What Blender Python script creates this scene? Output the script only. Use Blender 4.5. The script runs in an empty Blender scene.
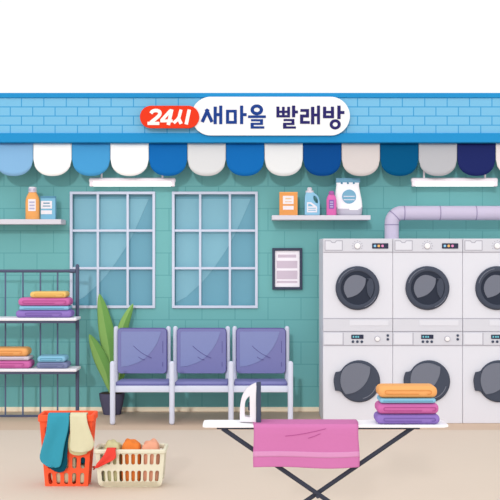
import bpy, bmesh, math, random
from mathutils import Vector, Matrix
random.seed(7)
PI = math.pi
COL = bpy.context.scene.collection
# ------------------------------------------------------------------ camera model
# the eye stands 10 m from the back wall (wall face y = 0), 1.468 m above the floor, looking level
F = 1100.0
EYE = 1.468
def X(px, d): return (px - 250.0) / F * d
def Z(py, d): return EYE - (py - 250.0) / F * d
def L(n, d): return n / F * d

# ------------------------------------------------------------------ materials
def lin(c):
    c /= 255.0
    return c / 12.92 if c <= 0.04045 else ((c + 0.055) / 1.055) ** 2.4
KF = 1.18
KM = {'fascia_blue_bricks': 1.026, 'fascia_blue': 1.096, 'window_glass': 1.106, 'window_highlight': 1.073, 'beige_floor': 0.997, 'machine_white': 1.101, 'machine_panel': 1.111, 'door_ring': 1.091, 'door_reflection': 1.068, 'duct_lilac': 1.18, 'towel_pink': 1.088, 'terry_orange': 1.028, 'terry_purple': 0.835, 'terry_pink': 1.014, 'vinyl_highlight': 1.044, 'vinyl_violet': 0.961, 'chair_steel': 1.079, 'shelf_white': 1.18, 'leaf_green': 0.882, 'pot_charcoal': 0.756, 'basket_red': 0.6, 'cloth_teal': 1.009, 'cloth_cream': 1.044, 'basket_cream': 1.087, 'paper': 0.827, 'bottle_orange': 1.014, 'box_orange': 1.065, 'bag_white': 0.82, 'rack_grey': 0.998, 'window_frame_paint': 0.996, 'lamp_housing': 0.817, 'flap_141_191_233': 1.144, 'flap_76_164_222': 1.139, 'flap_20_112_190': 1.142, 'flap_229_230_232': 1.13, 'flap_10_79_152': 1.175, 'flap_225_216_214': 1.146, 'flap_0_90_139': 1.183, 'flap_194_194_199': 1.151, 'flap_36_46_108': 1.25, 'terry_light_blue': 1.028, 'terry_yellow': 1.028, 'terry_grey_blue': 1.028, 'terry_white': 1.028, 'terry_pink_fold': 1.014, 'terry_orange_fold': 1.028, 'terry_purple_fold': 0.835, 'terry_yellow_fold': 1.028, 'terry_light_blue_fold': 1.028, 'terry_grey_blue_fold': 1.028, 'terry_white_fold': 1.028, 'leaf_dark': 0.882, 'vinyl_piping': 0.961, 'door_bowl': 1.0, 'towel_pink_stripe': 1.088, 'towel_pink_crease': 1.088, 'teal_wall_blocks': 0.86, 'tan_floor_band': 0.86, 'jug_blue': .86, 'pack_blue': .86, 'bottle_pink': .9, 'bag_blue': .9, 'cream_baseboard': 1.06, 'rack_rod': 0.998, 'cloth_teal_dark': 1.009, 'cloth_cream_dark': 1.044}
def M(name, rgb, k=None, rough=0.65, spec=0.05, grain=0.02, scale=60.0, emit=0.0, coat=0.0):
    k = (KF if k is None else k * 0.97) * KM.get(name, 1.0)
    m = bpy.data.materials.new(name)
    m.use_nodes = True
    nt = m.node_tree
    b = nt.nodes['Principled BSDF']
    base = [min(lin(c) / k, 0.96) for c in rgb]
    b.inputs['Roughness'].default_value = rough
    b.inputs['Specular IOR Level'].default_value = spec
    if coat: b.inputs['Coat Weight'].default_value = coat
    if grain:
        tc = nt.nodes.new('ShaderNodeTexCoord')
        no = nt.nodes.new('ShaderNodeTexNoise')
        no.inputs['Scale'].default_value = scale
        no.inputs['Detail'].default_value = 2.0
        mx = nt.nodes.new('ShaderNodeMix'); mx.data_type = 'RGBA'
        mx.inputs[6].default_value = [min(c * (1 - grain), 1) for c in base] + [1]
        mx.inputs[7].default_value = [min(c * (1 + grain), 0.98) for c in base] + [1]
        nt.links.new(tc.outputs['Object'], no.inputs['Vector'])
        nt.links.new(no.outputs['Fac'], mx.inputs[0])
        nt.links.new(mx.outputs[2], b.inputs['Base Color'])
    else:
        b.inputs['Base Color'].default_value = base + [1]
    if emit:
        b.inputs['Emission Color'].default_value = [lin(c) for c in rgb] + [1]
        b.inputs['Emission Strength'].default_value = emit
    m.diffuse_color = base + [1]
    return m

def brick_mat(name, face, line, bw, bh, ox, oz, mortar, k=None):
    """running bond of blocks on an x-z face: brick texture in object space"""
    k = (KF if k is None else k) * KM.get(name, 1.0)
    m = bpy.data.materials.new(name); m.use_nodes = True
    nt = m.node_tree; b = nt.nodes['Principled BSDF']
    b.inputs['Roughness'].default_value = 0.6
    b.inputs['Specular IOR Level'].default_value = 0.05
    tc = nt.nodes.new('ShaderNodeTexCoord')
    sp = nt.nodes.new('ShaderNodeSeparateXYZ')
    cb = nt.nodes.new('ShaderNodeCombineXYZ')
    ax = nt.nodes.new('ShaderNodeMath'); ax.operation = 'ADD'; ax.inputs[1].default_value = ox + 60 * bw
    az = nt.nodes.new('ShaderNodeMath'); az.operation = 'ADD'; az.inputs[1].default_value = oz + 60 * bh
    br = nt.nodes.new('ShaderNodeTexBrick')
    br.offset = 0.5; br.offset_frequency = 2; br.squash = 1.0
    br.inputs['Scale'].default_value = 1.0
    br.inputs['Brick Width'].default_value = bw
    br.inputs['Row Height'].default_value = bh
    br.inputs['Mortar Size'].default_value = mortar
    br.inputs['Mortar Smooth'].default_value = 0.1
    f = [lin(c) / k for c in face]; l = [lin(c) / k for c in line]
    br.inputs['Color1'].default_value = f + [1]
    br.inputs['Color2'].default_value = [c * 0.985 for c in f] + [1]
    br.inputs['Mortar'].default_value = l + [1]
    lk = nt.links.new
    lk(tc.outputs['Object'], sp.inputs[0])
    lk(sp.outputs['X'], ax.inputs[0]); lk(sp.outputs['Z'], az.inputs[0])
    lk(ax.outputs[0], cb.inputs['X']); lk(az.outputs[0], cb.inputs['Y'])
    lk(cb.outputs[0], br.inputs['Vector'])
    lk(br.outputs['Color'], b.inputs['Base Color'])
    m.diffuse_color = f + [1]
    return m

# ------------------------------------------------------------------ mesh builder
class MB:
    def __init__(s): s.bm = bmesh.new()
    def box(s, x0, x1, y0, y1, z0, z1, bev=0.0, seg=3, mi=0):
        t = bmesh.new()
        bmesh.ops.create_cube(t, size=1.0)
        for v in t.verts:
            v.co = Vector((x0 + (v.co.x + .5) * (x1 - x0), y0 + (v.co.y + .5) * (y1 - y0), z0 + (v.co.z + .5) * (z1 - z0)))
        if bev: bmesh.ops.bevel(t, geom=t.edges[:], offset=bev, segments=seg, profile=0.5, affect='EDGES', clamp_overlap=True)
        s.merge(t, mi); return s
    def merge(s, t, mi=0):
        bmesh.ops.recalc_face_normals(t, faces=t.faces[:])
        mp = {v: s.bm.verts.new(v.co) for v in t.verts}
        for f in t.faces:
            try:
                nf = s.bm.faces.new([mp[v] for v in f.verts]); nf.material_index = mi if mi else f.material_index
            except ValueError: pass
        t.free()
    def plate(s, loops, y0, y1, mi=0, fn=None):
        """filled outline with holes in the x-z plane, thick from y0 to y1"""
        t = bmesh.new(); es = []
        for lp in loops:
            vs = [t.verts.new((p[0], y0, p[1])) for p in lp]
            for i in range(len(vs)): es.append(t.edges.new((vs[i], vs[(i + 1) % len(vs)])))
        bmesh.ops.triangle_fill(t, use_beauty=True, use_dissolve=False, edges=es, normal=(0, -1, 0))
        r = bmesh.ops.extrude_face_region(t, geom=t.faces[:])
        for g in r['geom']:
            if isinstance(g, bmesh.types.BMVert): g.co.y = y1
        if fn:
            for v in t.verts: v.co = Vector(fn(v.co.x, v.co.y, v.co.z))
        s.merge(t, mi); return s
    def tube(s, pts, r, seg=10, mi=0, cap=True):
        pts = [Vector(p) for p in pts]; n = len(pts)
        rr = r if isinstance(r, (list, tuple)) else [r] * n
        t = bmesh.new(); rings = []
        up = None
        for i, p in enumerate(pts):
            d = (pts[min(i + 1, n - 1)] - pts[max(i - 1, 0)]).normalized()
            if up is None:
                up = Vector((0, 0, 1)) if abs(d.z) < .9 else Vector((0, 1, 0))
            a = d.cross(up)
            if a.length < 1e-6: a = d.cross(Vector((1, 0, 0)))
            a.normalize(); b = a.cross(d).normalized(); up = b
            rings.append([t.verts.new(p + (a * math.cos(2 * PI * k / seg) + b * math.sin(2 * PI * k / seg)) * rr[i]) for k in range(seg)])
        for i in range(n - 1):
            for k in range(seg):
                t.faces.new((rings[i][k], rings[i][(k + 1) % seg], rings[i + 1][(k + 1) % seg], rings[i + 1][k]))
        if cap:
            t.faces.new(rings[0]); t.faces.new(rings[-1])
        s.merge(t, mi); return s
    def rod(s, p, q, r, seg=12, mi=0, dome=True):
        """straight bar with rounded ends"""
        p, q = Vector(p), Vector(q); d = (q - p).normalized(); e = r if dome else 0
        if not dome: return s.tube([p, q], r, seg, mi)
        pts, rr = [], []
        for k in range(4):
            a = k / 3 * PI / 2; pts.append(p + d * e * (1 - math.sin(a)) ); rr.append(max(r * math.sin(a), r * .05)) if False else None
        pts, rr = [], []
        for k in range(5):
            a = PI / 2 * k / 4; pts.append(p + d * r * (1 - math.cos(a))); rr.append(max(r * math.sin(a), r * .08))
        for k in range(5):
            a = PI / 2 * (1 - k / 4); pts.append(q - d * r * (1 - math.cos(a))); rr.append(max(r * math.sin(a), r * .08))
        return s.tube(pts, rr, seg, mi)
    def lathe(s, prof, c, axis='z', seg=32, mi=0, sy=1.0):
        """profile of (radius, height along the axis)"""
        t = bmesh.new(); rings = []
        for r, h in prof:
            ring = []
            for k in range(seg):
                a = 2 * PI * k / seg; u, v = r * math.cos(a), r * math.sin(a)
                co = (c[0] + u, c[1] + v * sy, c[2] + h) if axis == 'z' else (c[0] + u, c[1] + h, c[2] + v)
                ring.append(t.verts.new(co))
            rings.append(ring)
        for i in range(len(rings) - 1):
            for k in range(seg):
                t.faces.new((rings[i][k], rings[i][(k + 1) % seg], rings[i + 1][(k + 1) % seg], rings[i + 1][k]))
        t.faces.new(rings[0]); t.faces.new(rings[-1])
        s.merge(t, mi); return s
    def loft(s, secs, seg=32, ex=2.0, mfn=None):
        """stack of superellipse sections (cx, cy, z, hx, hy)"""
        t = bmesh.new(); rings = []
        for cx, cy, z, hx, hy in secs:
            ring = []
            for k in range(seg):
                a = 2 * PI * k / seg; c, n = math.cos(a), math.sin(a)
                ring.append(t.verts.new((cx + hx * math.copysign(abs(c) ** (2 / ex), c), cy + hy * math.copysign(abs(n) ** (2 / ex), n), z)))
            rings.append(ring)
        for i in range(len(rings) - 1):
            for k in range(seg):
                f = t.faces.new((rings[i][k], rings[i][(k + 1) % seg], rings[i + 1][(k + 1) % seg], rings[i + 1][k]))
                if mfn: f.material_index = mfn(f.calc_center_median())
        t.faces.new(rings[0]); t.faces.new(rings[-1])
        s.merge(t); return s
    def grid(s, fn, nu, nv, mfn=None):
        t = bmesh.new()
        g = [[t.verts.new(fn(i / nu, j / nv)) for i in range(nu + 1)] for j in range(nv + 1)]
        for j in range(nv):
            for i in range(nu):
                f = t.faces.new((g[j][i], g[j][i + 1], g[j + 1][i + 1], g[j + 1][i]))
                if mfn: f.material_index = mfn((i + .5) / nu, (j + .5) / nv)
        s.merge(t); return s

def world_loc(o):
    v = Vector((0, 0, 0))
    while o is not None:
        v += o.location; o = o.parent
    return v
def build(name, mb, mats, parent=None, bev=0.0, solid=0.0, origin=None, smooth=True, ang=38, sub=0):
    me = bpy.data.meshes.new(name)
    off = world_loc(parent) if parent else Vector(origin or (0, 0, 0))
    if origin == 'base':
        pass
    for v in mb.bm.verts: v.co -= off
    mb.bm.to_mesh(me); mb.bm.free()
    for m in (mats if isinstance(mats, (list, tuple)) else [mats]): me.materials.append(m)
    if smooth:
        me.polygons.foreach_set('use_smooth', [True] * len(me.polygons))
        try: me.set_sharp_from_angle(angle=math.radians(ang))
        except Exception: pass
    o = bpy.data.objects.new(name, me); COL.objects.link(o)
    if parent: o.parent = parent
    else: o.location = off
    if solid:
        md = o.modifiers.new('Solidify', 'SOLIDIFY'); md.thickness = solid; md.offset = 0.0
    if bev:
        md = o.modifiers.new('Bevel', 'BEVEL'); md.width = bev; md.segments = 2; md.limit_method = 'ANGLE'; md.angle_limit = math.radians(40)
    if sub:
        md = o.modifiers.new('Subdivision', 'SUBSURF'); md.levels = sub; md.render_levels = sub
    return o
def tag(o, label=None, cat=None, group=None, kind=None):
    if label: o['label'] = label
    if cat: o['category'] = cat
    if group: o['group'] = group
    if kind: o['kind'] = kind
    return o
def thing(name, label, cat, loc, group=None):
    o = bpy.data.objects.new(name, None); COL.objects.link(o)
    o.location = loc; o.empty_display_size = 0.1
    return tag(o, label, cat, group)
def dup(root, loc, label, group=None):
    r = root.copy(); COL.objects.link(r); r.location = loc; r['label'] = label
    if group: r['group'] = group
    for ch in list(root.children):
        c = ch.copy(); COL.objects.link(c); c.parent = r
        for g in ch.children:
            q = g.copy(); COL.objects.link(q); q.parent = c
    return r

# outlines, all returned as lists of (x, z)
def rrect(x0, x1, z0, z1, r, n=6):
    out = []
    for cx, cz, a0 in ((x1 - r, z1 - r, 0), (x0 + r, z1 - r, 90), (x0 + r, z0 + r, 180), (x1 - r, z0 + r, 270)):
        for k in range(n + 1):
            a = math.radians(a0 + 90 * k / n); out.append((cx + r * math.cos(a), cz + r * math.sin(a)))
    return out
def rect(x0, x1, z0, z1): return [(x0, z0), (x1, z0), (x1, z1), (x0, z1)]
def ell(cx, cz, rx, rz, n=28): return [(cx + rx * math.cos(2 * PI * k / n), cz + rz * math.sin(2 * PI * k / n)) for k in range(n)]
def at(pts, d): return [(X(p[0], d), Z(p[1], d)) for p in pts]
def prect(x0, x1, y0, y1, d): return rect(X(x0, d), X(x1, d), Z(y1, d), Z(y0, d))
def prr(x0, x1, y0, y1, r, d, n=6): return rrect(X(x0, d), X(x1, d), Z(y1, d), Z(y0, d), L(r, d), n)
def curve(pts, n=8):
    """smooth closed-ended Catmull-Rom through pts"""
    out = []
    P = [pts[0]] + list(pts) + [pts[-1]]
    for i in range(1, len(P) - 2):
        for k in range(n):
            t = k / n; a, b, c, e = P[i - 1], P[i], P[i + 1], P[i + 2]
            out.append(tuple(0.5 * (2 * b[j] + (c[j] - a[j]) * t + (2 * a[j] - 5 * b[j] + 4 * c[j] - e[j]) * t * t + (3 * b[j] - a[j] - 3 * c[j] + e[j]) * t ** 3) for j in range(len(b))))
    out.append(tuple(pts[-1])); return out
def interp(tab, t):
    """piecewise-linear lookup: rows (key, value...)"""
    if t <= tab[0][0]: return tab[0][1:]
    for a, b in zip(tab, tab[1:]):
        if t <= b[0]:
            f = (t - a[0]) / (b[0] - a[0]); return tuple(a[i] + (b[i] - a[i]) * f for i in range(1, len(a)))
    return tab[-1][1:]

# ------------------------------------------------------------------ palette
teal = brick_mat('teal_wall_blocks', (110, 171, 172), (94, 154, 157), 0.30, 0.2023, 0.15 - 0.0136, -(1.4407 - 0.2023 * 0), 0.0042, k=1.06)
m_base = M('cream_baseboard', (250, 234, 208), k=0.95)
m_floor = M('beige_floor', (227, 209, 193), k=1.12, grain=0.012, scale=3)
m_band = M('tan_floor_band', (197, 173, 153), k=1.02, grain=0.012, scale=3)
m_blue = M('fascia_blue', (43, 154, 218))
m_brick = brick_mat('fascia_blue_bricks', (127, 197, 235), (66, 160, 216), L(22.4, 9.72), L(9.12, 9.72), L(11.2, 9.72) - X(55.1, 9.72), -(Z(134.3, 9.72) - Z(143, 9.73)), 0.0045)
m_signw = M('sign_white', (254, 254, 254), grain=0)
m_red = M('badge_red', (238, 62, 34), grain=0)
m_ink1 = M('lettering_blue', (35, 67, 142), grain=0)
m_ink2 = M('lettering_violet', (49, 44, 106), grain=0)
m_inkw = M('lettering_white', (255, 252, 246), grain=0)
m_lampbody = M('lamp_housing', (238, 226, 233), k=1.1)
m_tube = M('lamp_tube', (255, 252, 250), emit=1.8)
m_shelf = M('shelf_white', (230, 226, 236), k=1.1)
m_frame = M('window_frame_paint', (212, 219, 238), k=1.12)
m_glass = M('window_glass', (112, 172, 194), k=1.08, rough=0.15, spec=0.3, grain=0)
m_sheen = M('window_highlight', (138, 190, 208), k=1.08, rough=0.3, grain=0)  # pale tone of the highlight painted on the window glass
m_dark = M('dark_slate', (75, 82, 102))
m_paper = M('paper', (236, 230, 239), k=1.1, grain=0.005)
m_print = M('print_mauve', (216, 199, 215), k=1.1, grain=0)
m_rack = M('rack_grey', (88, 94, 118), k=1.1)
m_rod = M('rack_rod', (98, 110, 138), k=1.1)
m_rackshelf = M('rack_shelf_white', (246, 244, 252))
m_leaf = M('leaf_green', (135, 174, 98), k=1.1)
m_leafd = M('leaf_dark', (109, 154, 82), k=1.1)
m_pot = M('pot_charcoal', (78, 76, 97), k=1.1)
m_soil = M('soil', (70, 58, 52))
m_chair = M('chair_steel', (219, 223, 241), k=1.1)
m_vinyl = M('vinyl_violet', (125, 126, 176), k=1.13)
m_vinylhl = M('vinyl_highlight', (138, 147, 195), k=1.13)  # lit tone of the backrest vinyl, a highlight put into the colour
m_vinyld = M('vinyl_piping', (96, 92, 147), k=1.13)
m_body = M('machine_white', (235, 235, 244), k=1.16, grain=0.004)
m_panel = M('machine_panel', (226, 226, 235), k=1.16, grain=0.004)
m_line = M('machine_seam', (176, 174, 186), k=1.16, grain=0)
m_ring = M('door_ring', (77, 83, 98), k=1.16)
m_bowl = M('door_bowl', (46, 51, 64), k=1.0)
m_reflect = M('door_reflection', (122, 126, 140), k=1.16, rough=0.3)  # painted reflection tone for the door glass and its glints
m_scr = M('screen_dark', (58, 62, 82), grain=0)
m_teald = M('screen_teal', (120, 200, 215), grain=0)
m_dotb = M('light_blue_dot', (150, 205, 240), grain=0)
m_doto = M('orange_dot', (250, 195, 120), grain=0)
m_dotp = M('pink_dot', (235, 150, 200), grain=0)
m_knob = M('knob_white', (250, 248, 250))
m_duct = M('duct_lilac', (212, 202, 226), k=1.08)
m_joint = M('duct_joint', (150, 140, 172), k=1.1)
m_board = M('board_white', (253, 252, 254), k=1.1)
m_legs = M('leg_charcoal', (62, 65, 78), k=1.05)
m_pink = M('towel_pink', (221, 129, 187))
m_pinks = M('towel_pink_stripe', (232, 159, 207))
m_pinkd = M('towel_pink_crease', (190, 92, 156))
m_ironw = M('iron_white', (243, 237, 243))
m_t_or = M('terry_orange', (251, 181, 112)); m_t_ord = M('terry_orange_fold', (232, 155, 86))
m_t_ye = M('terry_yellow', (250, 206, 124)); m_t_yed = M('terry_yellow_fold', (232, 184, 98))
m_t_pk = M('terry_pink', (215, 115, 178)); m_t_pkd = M('terry_pink_fold', (188, 88, 152))
m_t_lb = M('terry_light_blue', (146, 203, 232)); m_t_lbd = M('terry_light_blue_fold', (106, 172, 202))
m_t_pu = M('terry_purple', (139, 114, 184)); m_t_pud = M('terry_purple_fold', (116, 92, 162))
m_t_wh = M('terry_white', (220, 210, 222)); m_t_whd = M('terry_white_fold', (196, 186, 204))
m_t_gr = M('terry_grey_blue', (134, 142, 180)); m_t_grd = M('terry_grey_blue_fold', (112, 120, 160))
m_bor = M('bottle_orange', (251, 179, 108)); m_cap = M('cap_white', (236, 230, 240))
m_lab = M('label_white', (246, 240, 246), grain=0); m_labl = M('label_lilac', (190, 186, 218), grain=0)
m_bblue = M('pack_blue', (124, 180, 208)); m_bblued = M('pack_blue_print', (96, 150, 180), grain=0)
m_boxo = M('box_orange', (247, 170, 100)); m_boxod = M('box_orange_print', (240, 200, 160), grain=0)
m_jug = M('jug_blue', (140, 190, 218)); m_bpk = M('bottle_pink', (218, 108, 176)); m_cpk = M('cap_mauve', (176, 100, 170))
m_lpu = M('label_purple', (150, 100, 180), grain=0)
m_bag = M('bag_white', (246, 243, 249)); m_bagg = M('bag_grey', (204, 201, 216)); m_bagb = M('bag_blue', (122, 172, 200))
m_bred = M('basket_red', (240, 80, 50), k=1.15); m_bcr = M('basket_cream', (238, 232, 208), k=1.12)
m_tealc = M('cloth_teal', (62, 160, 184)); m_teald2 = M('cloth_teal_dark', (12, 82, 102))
m_crm = M('cloth_cream', (232, 226, 190)); m_crmd = M('cloth_cream_dark', (218, 206, 156))
m_gcl = M('cloth_olive_cream', (212, 206, 158)); m_ocl = M('cloth_orange', (240, 134, 62)); m_pcl = M('cloth_peach', (242, 172, 142))
m_rcl = M('cloth_red', (240, 76, 66)); m_rcd = M('cloth_brown', (150, 60, 50))

# ------------------------------------------------------------------ the setting
def struct(name, mb, mat, **k): return tag(build(name, mb, mat, **k), kind='structure')
FLOORDIV = -1.03
struct('floor', MB().box(-9, 9, -14, FLOORDIV, -0.1, 0), m_floor, smooth=False)
struct('floor_strip_1', MB().box(-9, 9, FLOORDIV, 0.16, -0.1, 0), m_band, smooth=False)  # strip of floor along the back wall, in a darker tan
# back wall with the two window openings cut out
WIN = [(70.0, 155.3, 98.0, 127.8), (172.0, 257.8, 200.2, 229.9)]
wz0, wz1 = Z(308.2, 10), Z(191.6, 10)
w = MB()
holes = [rect(X(a, 10) + .012, X(b, 10) - .012, wz0 + .012, wz1 - .012) for a, b, _, _ in WIN]
w.plate([rect(-6, 6, 0, 2.83)] + holes, 0.0, 0.15)
struct('wall_back', w, teal, smooth=False)
struct('baseboard_back', MB().box(-6, 6, -0.012, -0.0005, 0.0005, L(4.6, 10), bev=.003), m_base)
for i, (a, b, c, e) in enumerate(WIN):
    x0, x1 = X(a, 10), X(b, 10)
    r = bpy.data.objects.new('window_%d' % (i + 1), None); COL.objects.link(r); r.location = ((x0 + x1) / 2, 0, wz0)
    tag(r, kind='structure')
    t = L(2.7, 10)
    build('window_frame', MB().plate([rect(x0, x1, wz0, wz1), rect(x0 + t, x1 - t, wz0 + t, wz1 - t)], -0.02, 0.008), m_frame, r, bev=.003)
    for px in (c, e): build('mullion', MB().box(X(px - 1.15, 10), X(px + 1.15, 10), -0.016, 0.008, wz0 + t, wz1 - t), m_frame, r, bev=.002)
    for py in (230.6, 268.2):
        build('glazing_bar', MB().box(x0 + t, x1 - t, -0.014, 0.006, Z(py + 1.15, 10), Z(py - 1.15, 10)), m_frame, r, bev=.002)
    g = build('pane', MB().box(x0 + .014, x1 - .014, 0.05, 0.056, wz0 + .014, wz1 - .014), m_glass, r)
    o = a - 70.0
    sheen = [(73.6 + o, 302.5)] + curve([(84 + o, 297), (102 + o, 280), (117 + o, 260.5), (128.7 + o, 242), (139 + o, 221), (148.7 + o, 198.8)], 5) + [(73.6 + o, 198.8)]
    build('window_highlight', MB().plate([at(sheen, 10.045)], 0.046, 0.0495), m_sheen, r)  # diagonal reflection laid over the pane as a lighter sheet

# ------------------------------------------------------------------ fascia, sign, awning
FD = 9.73
fas = thing('shop_fascia', 'long bright blue fascia with light blue brick pattern above the striped valance', 'fascia', (0, -.14, Z(143, FD)))
build('fascia_board', MB().box(-5, 5, -.27, -.002, Z(143, FD), Z(93, FD)), m_blue, fas, bev=.004)
build('brick_panel', MB().box(-5, 5, -.282, -.27, Z(134, FD), Z(97.8, FD)), m_brick, fas)
build('fascia_trim', MB().box(-5, 5, -.295, -.27, Z(98, FD), Z(93.2, FD)), m_blue, fas, bev=.004)
build('fascia_trim', MB().box(-5, 5, -.305, -.27, Z(142.8, FD), Z(133.4, FD)), m_blue, fas, bev=.006)
SD = 10 - .31
sign = thing('shop_sign', 'white pill-shaped sign reading 새마을 빨래방 with a red 24시 badge on its left end', 'sign', (X(271, SD), -.31, Z(136, SD)))
build('sign_panel', MB().plate([prr(191.6, 349.6, 97.2, 135.7, 19.2, SD, 14)], -.34, -.3065), m_signw, sign, bev=.003)
TD = 10 - .3415
NP = [0]
def nud():
    NP[0] += 1; return (NP[0] % 24) * 0.00004
def stroke(mb, pts, wd, y0, y1, d):
    """polyline of flat bars of width wd (pixels) with mitred overlaps"""
    for p, q in zip(pts, pts[1:]):
        dx, dy = q[0] - p[0], q[1] - p[1]; n = math.hypot(dx, dy); ux, uy = dx / n, dy / n; h = wd / 2
        a = [(p[0] - uy * h, p[1] + ux * h), (q[0] - uy * h, q[1] + ux * h), (q[0] + uy * h, q[1] - ux * h), (p[0] + uy * h, p[1] - ux * h)]
        mb.plate([at(a, d)], y0 - nud(), y1)
def joints(mb, pts, wd, y0, y1, d):
    for p in pts: mb.plate([ell(X(p[0], d), Z(p[1], d), L(wd / 2, d), L(wd / 2, d), 14)], y0 - nud(), y1)
def ribbon(mb, pts, wd, y0, y1, d):
    a, b = [], []
    for i, p in enumerate(pts):
        q, r_ = pts[max(i - 1, 0)], pts[min(i + 1, len(pts) - 1)]
        dx, dy = r_[0] - q[0], r_[1] - q[1]; n = math.hypot(dx, dy)
        a.append((p[0] - dy / n * wd / 2, p[1] + dx / n * wd / 2)); b.append((p[0] + dy / n * wd / 2, p[1] - dx / n * wd / 2))
    mb.plate([at(a + b[::-1], d)], y0 - nud(), y1)
def bars(mb, rs, d=TD, y0=-.344, y1=-.339):
    for (a, b, c, e) in rs: mb.plate([prect(a, b, c, e, d)], y0 - nud(), y1)
def oring(mb, cx, cy, rx, ry, ix, iy, d=TD, y0=-.344, y1=-.339):
    mb.plate([ell(X(cx, d), Z(cy, d), L(rx, d), L(ry, d)), ell(X(cx, d), Z(cy, d), L(ix, d), L(iy, d))], y0, y1)
t = MB()
stroke(t, [(208.0, 109.2), (202.2, 122.0)], 3.4, -.344, -.339, TD); stroke(t, [(206.2, 109.2), (212.0, 122.0)], 3.4, -.344, -.339, TD)
bars(t, [(213.6, 216.8, 106.6, 124.2), (219.2, 222.3, 105.6, 124.2), (216, 220, 113.1, 116.1)])
bars(t, [(226, 229.1, 109.8, 123.8), (233.8, 236.8, 109.8, 123.8), (226, 236.8, 109.8, 112.5), (226, 236.8, 120.9, 123.8), (240, 243.2, 105.6, 124.1), (243, 246.6, 113.1, 116.1)])
oring(t, 256.8, 109.8, 6.3, 5.4, 2.9, 2.2)
bars(t, [(248, 265.8, 115.4, 118.0), (251, 263, 119.2, 121.3), (260, 263, 119.2, 124.9), (250.6, 263, 122.8, 124.9), (250.6, 253.7, 122.8, 128.6), (250.6, 264.3, 126.3, 128.6)])
build('lettering', t, m_ink1, sign)
t = MB()
bars(t, [(276.4, 279.4, 106.6, 117.4), (282, 284.7, 106.8, 117.4), (287.2, 290, 106.8, 117.4), (276.4, 290, 110.7, 112.9), (276.4, 290, 115.1, 117.4),
         (292, 295.2, 105.6, 117.2), (295, 298, 110.6, 113.4), (283.6, 294.4, 119, 121.1), (291.5, 294.4, 119, 125), (283, 294.4, 122.8, 125), (283, 286.4, 122.8, 128.6), (283, 295.9, 126.4, 128.6)])
bars(t, [(300.4, 309, 109, 111.8), (306, 309, 109, 117.4), (300, 309, 114.5, 117.5), (300, 303.2, 114.5, 123.8), (300, 309.8, 121, 123.8), (311, 314.3, 106.8, 124.3), (317, 320, 105.6, 124.3), (314, 318, 113.6, 116.4)])
bars(t, [(323, 326.2, 106.7, 118.2), (330.9, 334, 106.7, 118.2), (323, 334, 110.9, 113.3), (323, 334, 115.5, 118.2), (337.3, 340.6, 105.6, 119), (340, 344.4, 111, 114)])
oring(t, 335.2, 124.4, 5.6, 5.1, 2.5, 2.3)
build('lettering', t, m_ink2, sign)
BD = 10 - .353
badge = build('badge', MB().plate([prr(139.9, 199.2, 105.7, 128.2, 11.2, BD, 12)], -.355, -.3395), m_red, sign, bev=.002)
badge['label'] = 'red badge reading 24시'
t = MB(); LD = 10 - .357
two = curve([(150.9, 113.4), (152.8, 111.2), (156.5, 110.5), (159.6, 111.8), (159.6, 114.6), (156.6, 117.9), (150.6, 122.6)], 4)
ribbon(t, two, 3.5, -.3585, -.354, LD)
stroke(t, [(147.5, 123.4), (159.4, 123.4)], 3.2, -.3585, -.354, LD)
stroke(t, [(170.6, 110.4), (161.6, 120.4)], 3.2, -.3585, -.354, LD); stroke(t, [(160.3, 120.9), (172.6, 120.9)], 2.9, -.3585, -.354, LD)
stroke(t, [(171.8, 109.4), (168.3, 125)], 3.5, -.3585, -.354, LD)
sh = [(181.0, 109.6), (179.2, 116.8), (177.4, 119.6), (173.6, 123.0)]
ribbon(t, sh, 3.2, -.3585, -.354, LD)
stroke(t, [(178.2, 117.6), (181.2, 123.8)], 3.4, -.3585, -.354, LD)
stroke(t, [(189.3, 109.6), (186.2, 124.4)], 3.5, -.3585, -.354, LD)
build('lettering', t, m_inkw, badge)

aw = thing('scalloped_valance', 'scalloped awning valance of blue and white flaps hanging below the blue fascia', 'awning', (0, -.24, Z(143, FD)))
build('valance_rail', MB().box(-1.9, 2.2, -.222, -.21, Z(144.5, FD), Z(143, FD) - .0005), m_blue, aw)
flapc = [(141, 191, 233), (255, 255, 255), (76, 164, 222), (255, 255, 255), (20, 112, 190), (229, 230, 232), (20, 112, 190), (229, 230, 231), (10, 79, 152), (225, 216, 214), (0, 90, 139), (194, 194, 199), (36, 46, 108), (232, 223, 220)]
fmats = {}
VD = 9.76
for k in range(-3, 17):
    c = flapc[min(max(k, 0), 13)] if 0 <= k < 14 else ((255, 255, 255) if k % 2 else (76, 164, 222))
    if c not in fmats: fmats[c] = M('flap_%d_%d_%d' % c, c, k=1.12, grain=.01)
    pl, pr = -5.2 + 38.52 * k + .2, -5.2 + 38.52 * (k + 1) - .2
    def fl(u, v, pl=pl, pr=pr):
        q = abs(2 * u - 1); zb = 159.5 + 16.6 * math.sqrt(max(0, 1 - q ** 2.3))
        zt = Z(143, FD) - .001; zz = zt + (Z(zb, VD) - zt) * v
        return (X(pl + (pr - pl) * u, VD), -.242 - .012 * math.sin(PI * u) * v, zz)
    build('valance_flap', MB().grid(fl, 24, 8), fmats[c], aw, solid=.005)

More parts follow.
